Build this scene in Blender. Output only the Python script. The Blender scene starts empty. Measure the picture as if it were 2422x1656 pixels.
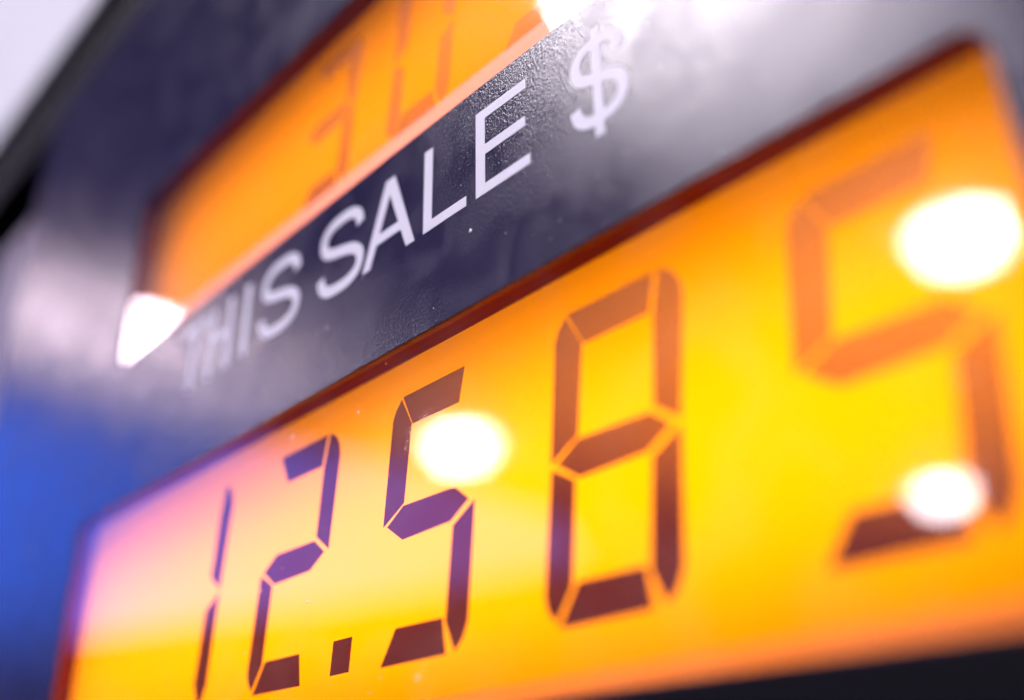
import bpy, bmesh, math, random
from mathutils import Vector, Matrix

# ---------------------------------------------------------------- scene, camera, world
S = bpy.context.scene
C = S.collection
U = 0.0254            # one sale digit is 25.4 mm tall: the panel is laid out in this unit
Z0 = 1.40             # height of the digits' base line above the ground

def P(x, y, out=0.0):
    """panel coordinates (digit heights; x right, y up, out towards the customer) -> world"""
    return Vector((U * x, -U * out, Z0 + U * y))

CX, CY, CO = 5.12724, -0.59560, 2.23026
cam_data = bpy.data.cameras.new('camera')
cam_data.lens = 36.69
cam_data.sensor_width = 36.0
cam_data.clip_start = 0.004
cam_data.clip_end = 400.0
cam_data.dof.use_dof = True
cam_data.dof.focus_distance = 4.20 * U
cam_data.dof.aperture_fstop = 7.0
cam = bpy.data.objects.new('camera', cam_data)
C.objects.link(cam)
right = Vector((0.66468, 0.74696, -0.01565)).normalized()
up = Vector((0.33001, -0.27474, 0.90311)).normalized()
back = right.cross(up).normalized()
up = back.cross(right)
M = Matrix((right, up, back)).transposed().to_4x4()
M.translation = P(CX, CY, CO)
cam.matrix_world = M
S.camera = cam

world = bpy.data.worlds.new('World')
S.world = world
world.use_nodes = True
bg = world.node_tree.nodes['Background']
bg.inputs[0].default_value = (0.34, 0.30, 0.62, 1)
bg.inputs[1].default_value = 0.035
S.view_settings.view_transform = 'Standard'
S.view_settings.look = 'None'
S.view_settings.exposure = 0.0
S.view_settings.gamma = 1.0

LAMP = 60.0
LAMP_NEAR = 108.0
LAMP_COL = (1.0, 0.90, 0.98)
FILL = 188.0
FILL_COL = (0.92, 0.88, 1.0)

# ---------------------------------------------------------------- materials
def mat(name):
    m = bpy.data.materials.new(name)
    m.use_nodes = True
    nt = m.node_tree
    return m, nt, nt.nodes['Principled BSDF']

def plain(name, col, rough=0.5, spec=0.5, metal=0.0, noise=0.0, nscale=200.0, bump=0.0):
    m, nt, b = mat(name)
    b.inputs['Base Color'].default_value = (*col, 1)
    b.inputs['Roughness'].default_value = rough
    b.inputs['Specular IOR Level'].default_value = spec
    b.inputs['Metallic'].default_value = metal
    if noise or bump:
        tc = nt.nodes.new('ShaderNodeTexCoord')
        n = nt.nodes.new('ShaderNodeTexNoise')
        n.inputs['Scale'].default_value = nscale
        n.inputs['Detail'].default_value = 4
        nt.links.new(tc.outputs['Object'], n.inputs['Vector'])
        if noise:
            r = nt.nodes.new('ShaderNodeMapRange')
            r.inputs['To Min'].default_value = max(0, rough - noise)
            r.inputs['To Max'].default_value = min(1, rough + noise)
            nt.links.new(n.outputs['Fac'], r.inputs['Value'])
            nt.links.new(r.outputs['Result'], b.inputs['Roughness'])
        if bump:
            bp = nt.nodes.new('ShaderNodeBump')
            bp.inputs['Distance'].default_value = bump
            bp.inputs['Strength'].default_value = 1
            nt.links.new(n.outputs['Fac'], bp.inputs['Height'])
            nt.links.new(bp.outputs['Normal'], b.inputs['Normal'])
    return m

def glow(name, col, strength):
    m = bpy.data.materials.new(name)
    m.use_nodes = True
    nt = m.node_tree
    nt.nodes.clear()
    e = nt.nodes.new('ShaderNodeEmission')
    e.inputs[0].default_value = (*col, 1)
    e.inputs[1].default_value = strength
    o = nt.nodes.new('ShaderNodeOutputMaterial')
    nt.links.new(e.outputs[0], o.inputs[0])
    return m

def overlay_material():
    """printed polycarbonate overlay: fine leather grain, smudges, a soft sheen"""
    m, nt, b = mat('textured_overlay')
    N, Lk = nt.nodes.new, nt.links.new
    tc = N('ShaderNodeTexCoord')
    grain = N('ShaderNodeTexNoise'); grain.inputs['Scale'].default_value = 5200; grain.inputs['Detail'].default_value = 3
    grain.inputs['Roughness'].default_value = 0.6
    vor = N('ShaderNodeTexVoronoi'); vor.inputs['Scale'].default_value = 3600; vor.feature = 'SMOOTH_F1'
    smudge = N('ShaderNodeTexNoise'); smudge.inputs['Scale'].default_value = 130; smudge.inputs['Detail'].default_value = 5
    smudge.inputs['Distortion'].default_value = 0.8
    for n in (grain, vor, smudge):
        Lk(tc.outputs['Object'], n.inputs['Vector'])
    add = N('ShaderNodeMath'); add.operation = 'ADD'
    Lk(grain.outputs['Fac'], add.inputs[0]); Lk(vor.outputs['Distance'], add.inputs[1])
    bump = N('ShaderNodeBump'); bump.inputs['Distance'].default_value = 0.000021; bump.inputs['Strength'].default_value = 1.0
    Lk(add.outputs[0], bump.inputs['Height']); Lk(bump.outputs['Normal'], b.inputs['Normal'])
    r = N('ShaderNodeMapRange'); r.inputs['From Min'].default_value = 0.40; r.inputs['From Max'].default_value = 0.60
    r.inputs['To Min'].default_value = 0.15; r.inputs['To Max'].default_value = 0.25
    Lk(smudge.outputs['Fac'], r.inputs['Value']); Lk(r.outputs['Result'], b.inputs['Roughness'])
    mix = N('ShaderNodeMix'); mix.data_type = 'RGBA'
    mix.inputs['A'].default_value = (0.014, 0.011, 0.038, 1)
    mix.inputs['B'].default_value = (0.031, 0.026, 0.066, 1)
    Lk(smudge.outputs['Fac'], mix.inputs['Factor']); Lk(mix.outputs['Result'], b.inputs['Base Color'])
    b.inputs['Specular IOR Level'].default_value = 0.37
    return m

def pane_material():
    """clear plastic pane: passes light straight through and mirrors by Schlick's law"""
    m = bpy.data.materials.new('clear_pane')
    m.use_nodes = True
    nt = m.node_tree; nt.nodes.clear()
    N, Lk = nt.nodes.new, nt.links.new
    geo = N('ShaderNodeNewGeometry')
    dot = N('ShaderNodeVectorMath'); dot.operation = 'DOT_PRODUCT'
    Lk(geo.outputs['Normal'], dot.inputs[0]); Lk(geo.outputs['Incoming'], dot.inputs[1])
    ab = N('ShaderNodeMath'); ab.operation = 'ABSOLUTE'; Lk(dot.outputs['Value'], ab.inputs[0])
    om = N('ShaderNodeMath'); om.operation = 'SUBTRACT'; om.inputs[0].default_value = 1; Lk(ab.outputs[0], om.inputs[1])
    pw = N('ShaderNodeMath'); pw.operation = 'POWER'; pw.inputs[1].default_value = 5; Lk(om.outputs[0], pw.inputs[0])
    ml = N('ShaderNodeMath'); ml.operation = 'MULTIPLY_ADD'; ml.inputs[1].default_value = 0.96; ml.inputs[2].default_value = 0.04
    Lk(pw.outputs[0], ml.inputs[0])
    tr = N('ShaderNodeBsdfTransparent'); tr.inputs[0].default_value = (0.985, 0.985, 0.985, 1)
    gl = N('ShaderNodeBsdfGlossy'); gl.inputs['Roughness'].default_value = 0.012
    tc = N('ShaderNodeTexCoord')
    sm = N('ShaderNodeTexNoise'); sm.inputs['Scale'].default_value = 240; sm.inputs['Detail'].default_value = 4
    Lk(tc.outputs['Object'], sm.inputs['Vector'])
    rr = N('ShaderNodeMapRange'); rr.inputs['From Min'].default_value = .35; rr.inputs['From Max'].default_value = .75
    rr.inputs['To Min'].default_value = 0.01; rr.inputs['To Max'].default_value = 0.05
    Lk(sm.outputs['Fac'], rr.inputs['Value']); Lk(rr.outputs['Result'], gl.inputs['Roughness'])
    # a thin greasy film: patchy, scattering very little
    s2 = N('ShaderNodeTexNoise'); s2.inputs['Scale'].default_value = 95; s2.inputs['Detail'].default_value = 6; s2.inputs['Distortion'].default_value = 1.2
    Lk(tc.outputs['Object'], s2.inputs['Vector'])
    r2 = N('ShaderNodeMapRange'); r2.inputs['From Min'].default_value = .48; r2.inputs['From Max'].default_value = .78
    r2.inputs['To Min'].default_value = 0.0; r2.inputs['To Max'].default_value = 0.014
    Lk(s2.outputs['Fac'], r2.inputs['Value'])
    fd = N('ShaderNodeBsdfDiffuse'); fd.inputs[0].default_value = (0.8, 0.8, 0.8, 1)
    fm = N('ShaderNodeMixShader'); Lk(r2.outputs['Result'], fm.inputs[0]); Lk(tr.outputs[0], fm.inputs[1]); Lk(fd.outputs[0], fm.inputs[2])
    mx = N('ShaderNodeMixShader'); Lk(ml.outputs[0], mx.inputs[0]); Lk(fm.outputs[0], mx.inputs[1]); Lk(gl.outputs[0], mx.inputs[2])
    o = N('ShaderNodeOutputMaterial'); Lk(mx.outputs[0], o.inputs[0])
    return m

def segment_material():
    """driven liquid-crystal segment: a dark film whose contrast falls off with the viewing
    angle, as on a twisted-nematic display (the angle is taken against the panel's own axes)"""
    m = bpy.data.materials.new('lcd_segment')
    m.use_nodes = True
    nt = m.node_tree; nt.nodes.clear()
    N, Lk = nt.nodes.new, nt.links.new
    geo = N('ShaderNodeNewGeometry')
    sx = N('ShaderNodeSeparateXYZ'); Lk(geo.outputs['Incoming'], sx.inputs[0])
    a = N('ShaderNodeMath'); a.operation = 'MULTIPLY_ADD'; a.inputs[1].default_value = -0.50; a.inputs[2].default_value = -0.137
    Lk(sx.outputs['X'], a.inputs[0])
    b = N('ShaderNodeMath'); b.operation = 'MULTIPLY_ADD'; b.inputs[1].default_value = -1.60
    Lk(sx.outputs['Z'], b.inputs[0]); Lk(a.outputs[0], b.inputs[2])
    c0 = N('ShaderNodeClamp'); Lk(b.outputs[0], c0.inputs['Value'])
    cl = N('ShaderNodeMath'); cl.operation = 'POWER'; cl.inputs[1].default_value = 1.0; Lk(c0.outputs[0], cl.inputs[0])
    mix = N('ShaderNodeMix'); mix.data_type = 'RGBA'
    mix.inputs['A'].default_value = (0.062, 0.022, 0.035, 1)
    mix.inputs['B'].default_value = (1.0, 0.96, 0.85, 1)
    Lk(cl.outputs[0], mix.inputs['Factor'])
    gm = N('ShaderNodeGamma'); gm.inputs[1].default_value = 0.5      # the film has two faces
    Lk(mix.outputs['Result'], gm.inputs[0])
    tr = N('ShaderNodeBsdfTransparent'); Lk(gm.outputs[0], tr.inputs[0])
    df = N('ShaderNodeBsdfDiffuse'); df.inputs[0].default_value = (0.035, 0.02, 0.03, 1)
    ad = N('ShaderNodeAddShader'); Lk(tr.outputs[0], ad.inputs[0]); Lk(df.outputs[0], ad.inputs[1])
    o = N('ShaderNodeOutputMaterial'); Lk(ad.outputs[0], o.inputs[0])
    return m

def diffuser_material():
    m = bpy.data.materials.new('backlight_diffuser')
    m.use_nodes = True
    nt = m.node_tree; nt.nodes.clear()
    N, Lk = nt.nodes.new, nt.links.new
    t = N('ShaderNodeBsdfTranslucent'); t.inputs[0].default_value = (0.86, 0.86, 0.8, 1)
    d = N('ShaderNodeBsdfDiffuse'); d.inputs[0].default_value = (0.03, 0.02, 0.0, 1)
    ad = N('ShaderNodeAddShader'); Lk(t.outputs[0], ad.inputs[0]); Lk(d.outputs[0], ad.inputs[1])
    o = N('ShaderNodeOutputMaterial'); Lk(ad.outputs[0], o.inputs[0])
    return m

M_over = overlay_material()
M_pane = pane_material()
M_seg = segment_material()
M_diff = diffuser_material()
M_reveal = plain('reveal_glow_red', (0.19, 0.018, 0.010), 0.65, 0.12)  # opening walls: amber glow from the diffuser's edge put into a red base colour
def rim_material(name, tint, pale):
    m = bpy.data.materials.new(name)
    m.use_nodes = True
    nt = m.node_tree; nt.nodes.clear()
    t = nt.nodes.new('ShaderNodeBsdfTransparent'); t.inputs[0].default_value = (*tint, 1)
    d = nt.nodes.new('ShaderNodeBsdfDiffuse'); d.inputs[0].default_value = (*pale, 1)
    a = nt.nodes.new('ShaderNodeAddShader'); o = nt.nodes.new('ShaderNodeOutputMaterial')
    nt.links.new(t.outputs[0], a.inputs[0]); nt.links.new(d.outputs[0], a.inputs[1]); nt.links.new(a.outputs[0], o.inputs[0])
    return m
M_lip = rim_material('display_rim', (0.95, 0.85, 0.7), (0.03, 0.025, 0.03))
M_lip2 = rim_material('pale_display_rim', (0.90, 0.78, 0.7), (0.26, 0.22, 0.26))
M_ink = plain('white_ink', (0.63, 0.61, 0.71), 0.45, 0.4, noise=0.1, nscale=1500, bump=0.00001)
M_dust = plain('dust', (0.8, 0.8, 0.8), 0.8, 0.2)
M_black = plain('black_plastic', (0.003, 0.0025, 0.005), 0.65, 0.08, noise=0.1, nscale=500)
M_cavity = plain('cavity_black', (0.02, 0.01, 0.01), 0.9, 0.0)
M_white = plain('white_painted_steel', (0.84, 0.84, 0.92), 0.35, 0.5, noise=0.05, nscale=60)
M_trim = plain('lilac_grey_steel', (0.13, 0.11, 0.17), 0.45, 0.2, noise=0.08, nscale=80)
M_back = glow('amber_backlight', (1.0, 0.25, 0.0), 5.7)
M_back2 = glow('amber_backlight_dimmer', (1.0, 0.235, 0.004), 3.7)
M_lamp = glow('lamp_lens', LAMP_COL, LAMP)
M_near = glow('near_lamp_lens', LAMP_COL, LAMP_NEAR)
M_far_left = glow('rose_lamp_lens', (1.0, 0.76, 0.88), 46.0)
M_fill = glow('fill_lens', FILL_COL, FILL)
M_blue = glow('blue_board_glow', (0.04, 0.16, 1.0), 2.9)

# ---------------------------------------------------------------- mesh helpers
def link(name, me, m, parent=None, label=None, kind=None):
    o = bpy.data.objects.new(name, me)
    C.objects.link(o)
    if m is not None:
        me.materials.clear(); me.materials.append(m)
    if parent is not None:
        o.parent = parent
        o.matrix_parent_inverse = Matrix.Identity(4)
    if label: o['label'] = label
    if kind: o['kind'] = kind
    return o

def empty(name, label, cat, loc=(0, 0, 0), group=None):
    o = bpy.data.objects.new(name, None)
    C.objects.link(o)
    o.location = loc
    o['label'] = label; o['category'] = cat
    if group: o['group'] = group
    return o

def bm_mesh(name, bm):
    bmesh.ops.recalc_face_normals(bm, faces=bm.faces)
    me = bpy.data.meshes.new(name); bm.to_mesh(me); bm.free()
    return me

def box_bm(bm, x0, x1, y0, y1, z0, z1, bevel=0):
    r = bmesh.ops.create_cube(bm, size=1)
    vs = r['verts']
    for v in vs:
        v.co = Vector(((x0 + x1) / 2 + v.co.x * (x1 - x0), (y0 + y1) / 2 + v.co.y * (y1 - y0), (z0 + z1) / 2 + v.co.z * (z1 - z0)))
    if bevel:
        es = list({e for v in vs for e in v.link_edges})
        bmesh.ops.bevel(bm, geom=es, offset=bevel, segments=3, affect='EDGES', profile=0.7)

# the dispenser's parts are modelled in its own space: metres, x right, z up, -y out, origin at the digits' base line
def L(x, y, out=0.0):
    return Vector((U * x, -U * out, U * y))

def pbox(x0, x1, y0, y1, o0, o1, bevel=0, bm=None):
    """box in panel units (bevel in metres)"""
    own = bm is None
    bm = bm or bmesh.new()
    box_bm(bm, U * x0, U * x1, -U * o1, -U * o0, U * y0, U * y1, bevel)
    return bm

def prism(polys, o0, o1, bevel=0.0):
    """polygons in panel coordinates given depth from out=o0 to out=o1 (shared edges stay welded)"""
    bm = bmesh.new()
    for poly in polys:
        if sum(a[0] * b[1] - b[0] * a[1] for a, b in zip(poly, poly[1:] + poly[:1])) < 0:
            poly = poly[::-1]
        n = len(poly)
        f = [bm.verts.new(L(x, y, o1)) for x, y in poly]
        b = [bm.verts.new(L(x, y, o0)) for x, y in poly]
        bm.faces.new(f); bm.faces.new(b[::-1])
        for i in range(n):
            bm.faces.new((f[(i + 1) % n], f[i], b[i], b[(i + 1) % n]))
    return bm

def rounded(x0, x1, y0, y1, r, n=10):
    pts = []
    for cx, cy, a0 in ((x1 - r, y1 - r, 0), (x0 + r, y1 - r, 90), (x0 + r, y0 + r, 180), (x1 - r, y0 + r, 270)):
        for i in range(n + 1):
            a = math.radians(a0 + 90 * i / n)
            pts.append((cx + r * math.cos(a), cy + r * math.sin(a)))
    return pts

def plate(name, outer, holes, o0, o1, bevel=0.0):
    """flat plate with holes, via a filled 2D curve, stood up in the panel plane"""
    cu = bpy.data.curves.new(name, 'CURVE')
    cu.dimensions = '2D'; cu.fill_mode = 'BOTH'
    cu.extrude = U * (o1 - o0) / 2 - bevel
    cu.bevel_depth = bevel; cu.bevel_resolution = 3
    cu.offset = -bevel
    for pts in [outer] + holes:
        sp = cu.splines.new('POLY'); sp.points.add(len(pts) - 1); sp.use_cyclic_u = True
        for p, (x, y) in zip(sp.points, pts):
            p.co = (x * U, y * U, 0, 1)
    tmp = bpy.data.objects.new('tmp', cu)
    C.objects.link(tmp)
    dg = bpy.context.evaluated_depsgraph_get()
    me = bpy.data.meshes.new_from_object(tmp.evaluated_get(dg))
    bpy.data.objects.remove(tmp); bpy.data.curves.remove(cu)
    me.transform(Matrix(((1, 0, 0, 0), (0, 0, -1, -U * (o0 + o1) / 2), (0, 1, 0, 0), (0, 0, 0, 1))))
    me.name = name
    return me

# ---------------------------------------------------------------- the fuel dispenser
D = 0.117                                    # the displays sit this far behind the overlay's face
pump = empty('fuel_dispenser', 'black fuel dispenser face with two glowing amber number displays and white THIS SALE $ lettering',
             'fuel dispenser', (0, 0, Z0))

SALE = (-1.40, 4.43, -0.205, 1.255)          # openings: x0, x1, y0, y1
VOL = (-1.15, 4.45, 2.262, 3.52)
holes = lambda g, r: [rounded(SALE[0] - g, SALE[1] + g, SALE[2] - g, SALE[3] + g, r), rounded(VOL[0] - g, VOL[1] + g, VOL[2] - g, VOL[3] + g, r)]
overlay = link('overlay_panel', plate('overlay_panel', rounded(-3.95, 7.2, -0.34, 5.95, 0.33), holes(0, 0.085), -0.012, 0.0, 0.00006), M_over, pump)
reveal = link('display_reveal', plate('display_reveal', rounded(-3.9, 7.1, -0.33, 5.9, 0.3), holes(0.006, 0.085), -D - 0.004, -0.0125), M_reveal, pump,
              'walls of the recessed display openings, coloured dark red for the amber glow')

# a part of the display plane seen through the opening lies further off than the overlay: same sight lines
KD = (CO + D) / CO
def deep(x, y):
    return (CX + (x - CX) * KD, CY + (y - CY) * KD)

SLANT = 0.1056
PITCH = 0.928
SEG = {
    'a': [(.055, 1.01), (.415, 1.01), (.400, .893), (.130, .893)],
    'b': [(.455, 1.005), (.492, .985), (.520, .948), (.535, .900), (.531, .520), (.439, .583), (.435, .865)],
    'c': [(.532, .480), (.538, .085), (.518, .035), (.488, .006), (.434, .100), (.436, .420)],
    'd': [(.140, .108), (.400, .105), (.428, -.003), (.075, -.003)],
    'e': [(.005, .483), (.100, .430), (.102, .110), (.046, .022), (.015, .055), (.002, .095)],
    'f': [(.034, .995), (.108, .886), (.105, .583), (.000, .523), (-.003, .930), (.010, .965)],
    'g': [(.035, .505), (.115, .558), (.416, .555), (.490, .503), (.407, .452), (.128, .446)],
}
def grown(poly, d):
    """the outline moved outwards by d"""
    if sum(a[0] * b[1] - b[0] * a[1] for a, b in zip(poly, poly[1:] + poly[:1])) < 0:
        poly = poly[::-1]
    out = []
    for i, p in enumerate(poly):
        a, b = poly[i - 1], poly[(i + 1) % len(poly)]
        e1 = Vector((p[0] - a[0], p[1] - a[1])).normalized(); e2 = Vector((b[0] - p[0], b[1] - p[1])).normalized()
        n1, n2 = Vector((e1.y, -e1.x)), Vector((e2.y, -e2.x))
        m = n1 + n2
        m = m / max(m.dot(n1), 0.6)
        out.append((p[0] + m.x * d, p[1] + m.y * d))
    return out
SEG = {k: grown(v, 0.009) for k, v in SEG.items()}
DIGIT = {'1': 'bc', '2': 'abged', '5': 'afgcd', '8': 'abcdefg', '0': 'abcdef', '3': 'abgcd'}

def display(name, label, opening, text, x0, y0, scale, dot_at, back_mat, back_rect):
    a = deep(opening[0], opening[2]); b = deep(opening[1], opening[3])
    e = 0.06
    d = link(name, bm_mesh(name, pbox(opening[0] - e, opening[1] + e, opening[2] - e, opening[3] + e, -D - 0.030, -D - 0.006)), M_diff, pump, label)
    for i, ch in enumerate(text):
        for s in DIGIT[ch]:
            pts = []
            for u, v in SEG[s]:
                pts.append(deep(x0 + scale * (i * PITCH + u + SLANT * v), y0 + scale * v))
            link('segment', bm_mesh('segment', prism([pts], -D - 0.0055, -D - 0.0035)), M_seg, d)
    if dot_at is not None:
        q = [(0, 0), (.128, 0), (.128, .128), (0, .128)]
        pts = [deep(x0 + scale * (dot_at + u + SLANT * v), y0 + scale * v) for u, v in q]
        link('decimal_point', bm_mesh('decimal_point', prism([pts], -D - 0.0055, -D - 0.0035)), M_seg, d)
    # lit cavity behind the diffuser
    bx0, bx1, by0, by1 = back_rect
    link('backlight', bm_mesh('backlight', pbox(bx0, bx1, by0, by1, -D - 0.44, -D - 0.38)), back_mat, d)
    w = bmesh.new()
    X0, X1, Y0, Y1 = opening[0] - 0.09, opening[1] + 0.09, opening[2] - 0.09, opening[3] + 0.09
    pbox(X0, X1, Y0, Y1, -D - 0.62, -D - 0.56, bm=w)
    pbox(X0 - .05, X0, Y0, Y1, -D - 0.62, -D - 0.005, bm=w)
    pbox(X1, X1 + .05, Y0, Y1, -D - 0.62, -D - 0.005, bm=w)
    pbox(X0 - .05, X1 + .05, Y1, Y1 + .05, -D - 0.62, -D - 0.005, bm=w)
    pbox(X0 - .05, X1 + .05, Y0 - .05, Y0, -D - 0.62, -D - 0.005, bm=w)
    link('display_case', bm_mesh('display_case', w), M_cavity, d)
    return d

sale = display('sale_display', 'lower amber display reading 12.585', SALE, '12585', 0.0, 0.0, 1.0, 1.583, M_back, (-1.45, 4.48, -0.04, 0.98))
vol = display('volume_display', 'upper amber display with faint digits', VOL, '303', 1.013, 2.355, 0.85, None, M_back2, (-0.9, 4.4, 2.32, 3.22))

# pale rim along the foot of each display
link('display_rim', bm_mesh('display_rim', prism([[(SALE[0], -0.20), (SALE[1], -0.20), (SALE[1], -0.125), (SALE[0], -0.125)]], -D - 0.0058, -D + 0.004)), M_lip, sale)
link('display_rim', bm_mesh('display_rim', prism([[(VOL[0], 2.28), (VOL[1], 2.28), (VOL[1], 2.50), (VOL[0], 2.50)]], -D - 0.0058, -D + 0.004)), M_lip2, vol)

# clear panes set just behind the overlay's face
for op in (SALE, VOL):
    link('display_window', plate('display_window', rounded(op[0] + .002, op[1] - .002, op[2] + .002, op[3] - .002, 0.083), [], -0.034, -0.010), M_pane, pump)

# ---------------------------------------------------------------- lettering
CAP0, CAP = 1.716, 0.412
ST = 0.056
def curve_pts(ctrl, n=7):
    out = []
    P_ = [ctrl[0]] + ctrl + [ctrl[-1]]
    for i in range(1, len(P_) - 2):
        p0, p1, p2, p3 = P_[i - 1:i + 3]
        for k in range(n):
            t = k / n
            out.append(tuple(0.5 * ((2 * p1[j]) + (-p0[j] + p2[j]) * t + (2 * p0[j] - 5 * p1[j] + 4 * p2[j] - p3[j]) * t * t
                                    + (-p0[j] + 3 * p1[j] - 3 * p2[j] + p3[j]) * t ** 3) for j in (0, 1)))
    out.append(tuple(ctrl[-1]))
    return out

S_C = [(.97, .74), (.90, .90), (.72, .985), (.48, 1.0), (.24, .975), (.075, .88), (.04, .74), (.12, .62), (.32, .55), (.55, .505),
       (.80, .44), (.96, .34), (1.0, .22), (.93, .09), (.74, .015), (.48, 0.0), (.22, .03), (.06, .13), (0.0, .27)]

def s_polys(x0, x1, y0, y1, st):
    h = st / 2
    c = curve_pts([(x0 + h + (x1 - x0 - st) * u, y0 + h + (y1 - y0 - st) * v) for u, v in S_C])
    Lp, Rp = [], []
    for i, (x, y) in enumerate(c):
        a = c[max(0, i - 1)]; b = c[min(len(c) - 1, i + 1)]
        dx, dy = b[0] - a[0], b[1] - a[1]; n = math.hypot(dx, dy) or 1
        Lp.append((x - dy / n * h, y + dx / n * h)); Rp.append((x + dy / n * h, y - dx / n * h))
    return Lp, Rp

def strip(Lp, Rp, o0, o1):
    bm = bmesh.new(); rows = []
    for (a, b) in zip(Lp, Rp):
        rows.append([bm.verts.new(L(*a, o1)), bm.verts.new(L(*b, o1)), bm.verts.new(L(*b, o0)), bm.verts.new(L(*a, o0))])
    for r, q in zip(rows, rows[1:]):
        for k in range(4):
            bm.faces.new((r[k], r[(k + 1) % 4], q[(k + 1) % 4], q[k]))
    bm.faces.new(rows[0]); bm.faces.new(rows[-1][::-1])
    return bm

def box_poly(x0, x1, y0, y1):
    return [(x0, y0), (x1, y0), (x1, y1), (x0, y1)]

T0, T1 = CAP0, CAP0 + CAP
INK = (0.0002, 0.0022)
def letter(ch, bm):
    link('letter', bm_mesh('letter', bm), M_ink, overlay, 'white printed ' + ('dollar sign' if ch == '$' else 'letter ' + ch))

letter('T', prism([[(-.165, T1), (-.165, T1 - .05), (-.165 + .145 - ST / 2, T1 - .05), (-.02 - ST / 2, T0), (-.02 + ST / 2, T0), (-.02 + ST / 2, T1 - .05), (.125, T1 - .05), (.125, T1)]], *INK))
x = 0.165
letter('H', prism([[(x, T0), (x + ST, T0), (x + ST, T0 + .19), (x + .26 - ST, T0 + .19), (x + .26 - ST, T0), (x + .26, T0), (x + .26, T1), (x + .26 - ST, T1),
                    (x + .26 - ST, T0 + .24), (x + ST, T0 + .24), (x + ST, T1), (x, T1)]], *INK))
letter('I', prism([box_poly(.555, .555 + ST, T0, T1)], *INK))
letter('S', strip(*s_polys(.725, 1.125, T0 - .008, T1 + .008, ST), *INK))
letter('S', strip(*s_polys(1.285, 1.672, T0 - .008, T1 + .008, ST), *INK))
# A
ax, aw = 1.672, .385
def A(u, v): return (ax + aw * u, T0 + CAP * v)
def inner(v): return 0.155 + (0.5 - 0.155) * v / 0.80
letter('A', prism([[A(0, 0), A(.155, 0), A(inner(.25), .25), A(inner(.37), .37), A(.5, .80), A(.5, 1), A(.415, 1)],
                   [A(1, 0), A(.845, 0), A(1 - inner(.25), .25), A(1 - inner(.37), .37), A(.5, .80), A(.5, 1), A(.585, 1)],
                   [A(inner(.25), .25), A(1 - inner(.25), .25), A(1 - inner(.37), .37), A(inner(.37), .37)]], *INK))
x = 2.118
letter('L', prism([[(x, T0), (x + .283, T0), (x + .283, T0 + .047), (x + ST, T0 + .047), (x + ST, T1), (x, T1)]], *INK))
x = 2.462
h = .047
letter('E', prism([[(x, T0), (x + .318, T0), (x + .318, T0 + h), (x + ST, T0 + h), (x + ST, T0 + .187), (x + .295, T0 + .187), (x + .295, T0 + .187 + h),
                    (x + ST, T0 + .187 + h), (x + ST, T1 - h), (x + .303, T1 - h), (x + .303, T1), (x, T1)]], *INK))
Lp, Rp = s_polys(3.0, 3.285, 1.690, 2.085, .050)
bmS = strip(Lp, Rp, *INK)
tmpm = prism([box_poly(3.117, 3.162, 1.640, 2.128)], INK[0], INK[1] - 0.0005)
tm = bpy.data.meshes.new('t'); tmpm.to_mesh(tm); tmpm.free(); bmS.from_mesh(tm); bpy.data.meshes.remove(tm)
letter('$', bmS)

# dust on the panel and panes
random.seed(4)
bm = bmesh.new()
def speck(x, y, r, out):
    g = bmesh.ops.create_icosphere(bm, subdivisions=1, radius=1.0)
    c = L(x, y, out)
    for v in g['verts']:
        v.co = c + Vector((v.co.x * r * random.uniform(.7, 1.3), v.co.y * r * 0.35, v.co.z * r * random.uniform(.7, 1.3)))
speck(2.43, 1.585, 0.00024, 0.003)
for i in range(420):
    x, y = random.uniform(-3.5, 4.6), random.uniform(-0.2, 3.4)
    op = SALE[0] < x < SALE[1] and SALE[2] < y < SALE[3] or VOL[0] < x < VOL[1] and VOL[2] < y < VOL[3]
    speck(x, y, random.uniform(0.00002, 0.00007) * (3.5 if random.random() < .06 else 1), -0.009 if op else 0.0005)
link('dust_speck', bm_mesh('dust_speck', bm), M_dust, pump, 'pale dust specks on the panel and panes', 'stuff')

# ---------------------------------------------------------------- housing round the panel
link('lower_bezel', bm_mesh('lower_bezel', pbox(-3.95, 7.2, -3.2, -0.215, -0.02, 0.012, 0.0002)), M_black, pump, 'matt black strip below the lower display')
link('housing', bm_mesh('housing', pbox(-9.5, 8.2, -18, 11.5, -10.0, -0.80, 0.002)), M_black, pump)
link('top_channel', bm_mesh('top_channel', pbox(-9.3, 8.0, 5.955, 6.70, -0.79, -0.05)), M_black, pump, 'black channel above the display panel')
link('header_panel', bm_mesh('header_panel', pbox(-9.6, 8.3, 6.70, 11.6, -0.79, 0.10, 0.001)), M_white, pump, 'white painted header above the black channel')
link('side_trim', bm_mesh('side_trim', pbox(-5.3, -4.0, -18, 5.0, -0.79, -0.06, 0.004)), M_trim, pump, 'lilac grey strip left of the display panel')
bmf = pbox(-3.98, 7.3, -17, 5.955, -0.79, -0.72)
pbox(-3.98, -3.90, -17, 5.93, -0.72, -0.016, 0.0004, bm=bmf)
link('panel_frame', bm_mesh('panel_frame', bmf), M_black, pump)

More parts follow.
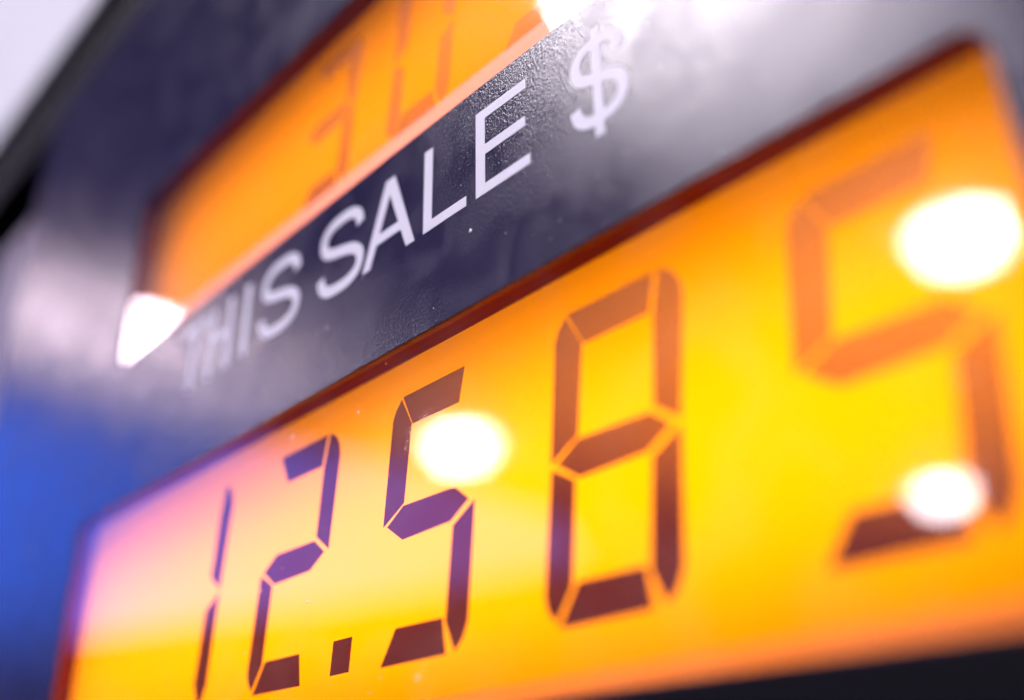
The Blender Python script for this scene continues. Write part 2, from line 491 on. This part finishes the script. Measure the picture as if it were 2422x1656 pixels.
# ---------------------------------------------------------------- forecourt seen only as reflections, with added fill lamps
def ground():
    bm = bmesh.new()
    n = 24
    for i in range(n):
        for j in range(n):
            x0, x1 = -120 + 240 * i / n, -120 + 240 * (i + 1) / n
            y0, y1 = -200 + 240 * j / n, -200 + 240 * (j + 1) / n
            bm.faces.new([bm.verts.new(c) for c in ((x0, y0, 0), (x1, y0, 0), (x1, y1, 0), (x0, y1, 0))])
    bmesh.ops.remove_doubles(bm, verts=bm.verts, dist=1e-4)
    o = link('ground', bm_mesh('ground', bm), plain('asphalt', (0.016, 0.016, 0.018), 0.85, 0.3, noise=0.1, nscale=3, bump=0.004))
    o['kind'] = 'structure'
ground()

SOFFIT = 4.60
can = empty('canopy', 'white forecourt canopy roof high above the fuel dispenser', 'canopy', (0, -5.0, SOFFIT))
bm = bmesh.new(); box_bm(bm, -9.0, 9.0, -7.0, 6.0, 0.03, 0.6)
link('canopy_roof', bm_mesh('canopy_roof', bm), M_white, can)
m_soffit = plain('soffit_paint', (0.13, 0.12, 0.15), 0.6, 0.3)
pm = None
bm = bmesh.new(); box_bm(bm, -0.595, 0.595, -0.495, 0.495, 0.0, 0.025, 0.004)
pm = bm_mesh('soffit_panel', bm)
for i in range(15):
    for j in range(13):
        o = link('soffit_panel', pm, m_soffit, can)
        o.location = (-8.4 + 1.2 * i, -6.5 + 1.0 * j, 0.0)
for cx, cy in ((-8.2, 2.5), (8.2, 2.5)):
    bm = bmesh.new(); box_bm(bm, cx - .15, cx + .15, cy - .15, cy + .15, -SOFFIT, 0.0, 0.01)
    link('canopy_column', bm_mesh('canopy_column', bm), M_white, can)

def lamp_meshes(w):
    h = bmesh.new()
    box_bm(h, -w - .05, w + .05, -w - .05, w + .05, -0.05, -0.001, 0.008)
    g = bmesh.new()
    bmesh.ops.create_cone(g, cap_ends=True, segments=40, radius1=w * .80, radius2=w, depth=0.14, matrix=Matrix.Translation((0, 0, -0.122)))
    return bm_mesh('lamp_housing', h), bm_mesh('lamp_lens', g)
lh, ll = lamp_meshes(0.27)
def canopy_lamp(x, out, label, lens):
    t = empty('canopy_lamp', label, 'lamp', (x, -out, SOFFIT), 'lamps under the canopy')
    link('lamp_housing', lh, M_white, t); link('lamp_lens', lens, None, t)
ll.materials.append(M_lamp)
ln = ll.copy(); ln.materials.clear(); ln.materials.append(M_near)
ld = ll.copy(); ld.materials.clear(); ld.materials.append(M_far_left)
lf = ll.copy(); lf.materials.clear(); lf.materials.append(M_fill)
LAMPS = [(-1.97, 5.34, 'white canopy lamp mirrored in the right end of the lower display'),
         (-6.48, 5.30, 'white canopy lamp mirrored beside the 5 after the decimal point'),
         (-4.50, 9.92, 'white canopy lamp mirrored at the foot of the last digit 5'),
         (-6.20, 2.30, 'white canopy lamp mirrored at the lower left corner of the upper display'),
         (-1.93, 2.43, 'white canopy lamp mirrored beside the dollar sign'),
         (-1.22, 2.43, 'white canopy lamp close beside the one mirrored at the dollar sign')]
for x, out, lab in LAMPS:
    canopy_lamp(x, out, lab, ld if x < -6 and out < 3 else ln if out < 3 else ll)
for x, out, lab in [(2.3, 2.30, 'added unseen fill lamp nearest the right side of the dispenser'),
                    (2.3, 5.30, 'added unseen fill lamp in the second row, right of the dispenser'),
                    (6.7, 2.30, 'added unseen fill lamp at the right end of the first row'),
                    (6.7, 5.30, 'added unseen fill lamp at the right end of the second row'),
                    (4.7, 9.92, 'added unseen fill lamp alone in the third row')]:
    canopy_lamp(x, out, lab, lf)  # lamps added out of view to brighten the lettering

def direction(az, el, dist):
    a, e = math.radians(az), math.radians(el)
    return Vector((math.cos(e) * math.sin(a), -math.cos(e) * math.cos(a), math.sin(e))) * dist + P(1, .5)

def blue_reflection_board():  # made-up glowing board, outlined to give the blue reflection
    q = [direction(-84, 9, 8.0), direction(-72, 9.6, 8.0), direction(-55, 12.3, 8.0), direction(-44, 14.2, 8.0),
         direction(-45, 16.0, 8.0), direction(-55, 19.4, 8.0), direction(-72, 20.5, 8.0), direction(-84, 21.5, 8.0)]
    c = sum(q, Vector()) / 8
    t = empty('blue_reflection_board', 'made-up tapering blue board shaped for its reflection in the left of the display panel', 'reflection board', (c.x, c.y, 0))
    bm = bmesh.new()
    outv = Vector((-c.x, -c.y, 0)).normalized()
    f = [bm.verts.new(p - t.location) for p in q]
    b = [bm.verts.new(p - t.location - outv * 0.2) for p in q]
    n = len(q)
    for i in range(3):
        bm.faces.new((f[i], f[i + 1], f[6 - i], f[7 - i])); bm.faces.new((b[7 - i], b[6 - i], b[i + 1], b[i]))
    for i in range(n):
        bm.faces.new((f[i], f[(i + 1) % n], b[(i + 1) % n], b[i]))
    link('board_face', bm_mesh('board_face', bm), M_blue, t)
    for k in (1, 2):
        bm = bmesh.new(); p = q[k] - t.location - outv * .1
        box_bm(bm, p.x - .08, p.x + .08, p.y - .08, p.y + .08, 0, p.z - .01)
        link('board_post', bm_mesh('board_post', bm), M_black, t)
blue_reflection_board()

S.cycles.use_denoising = True
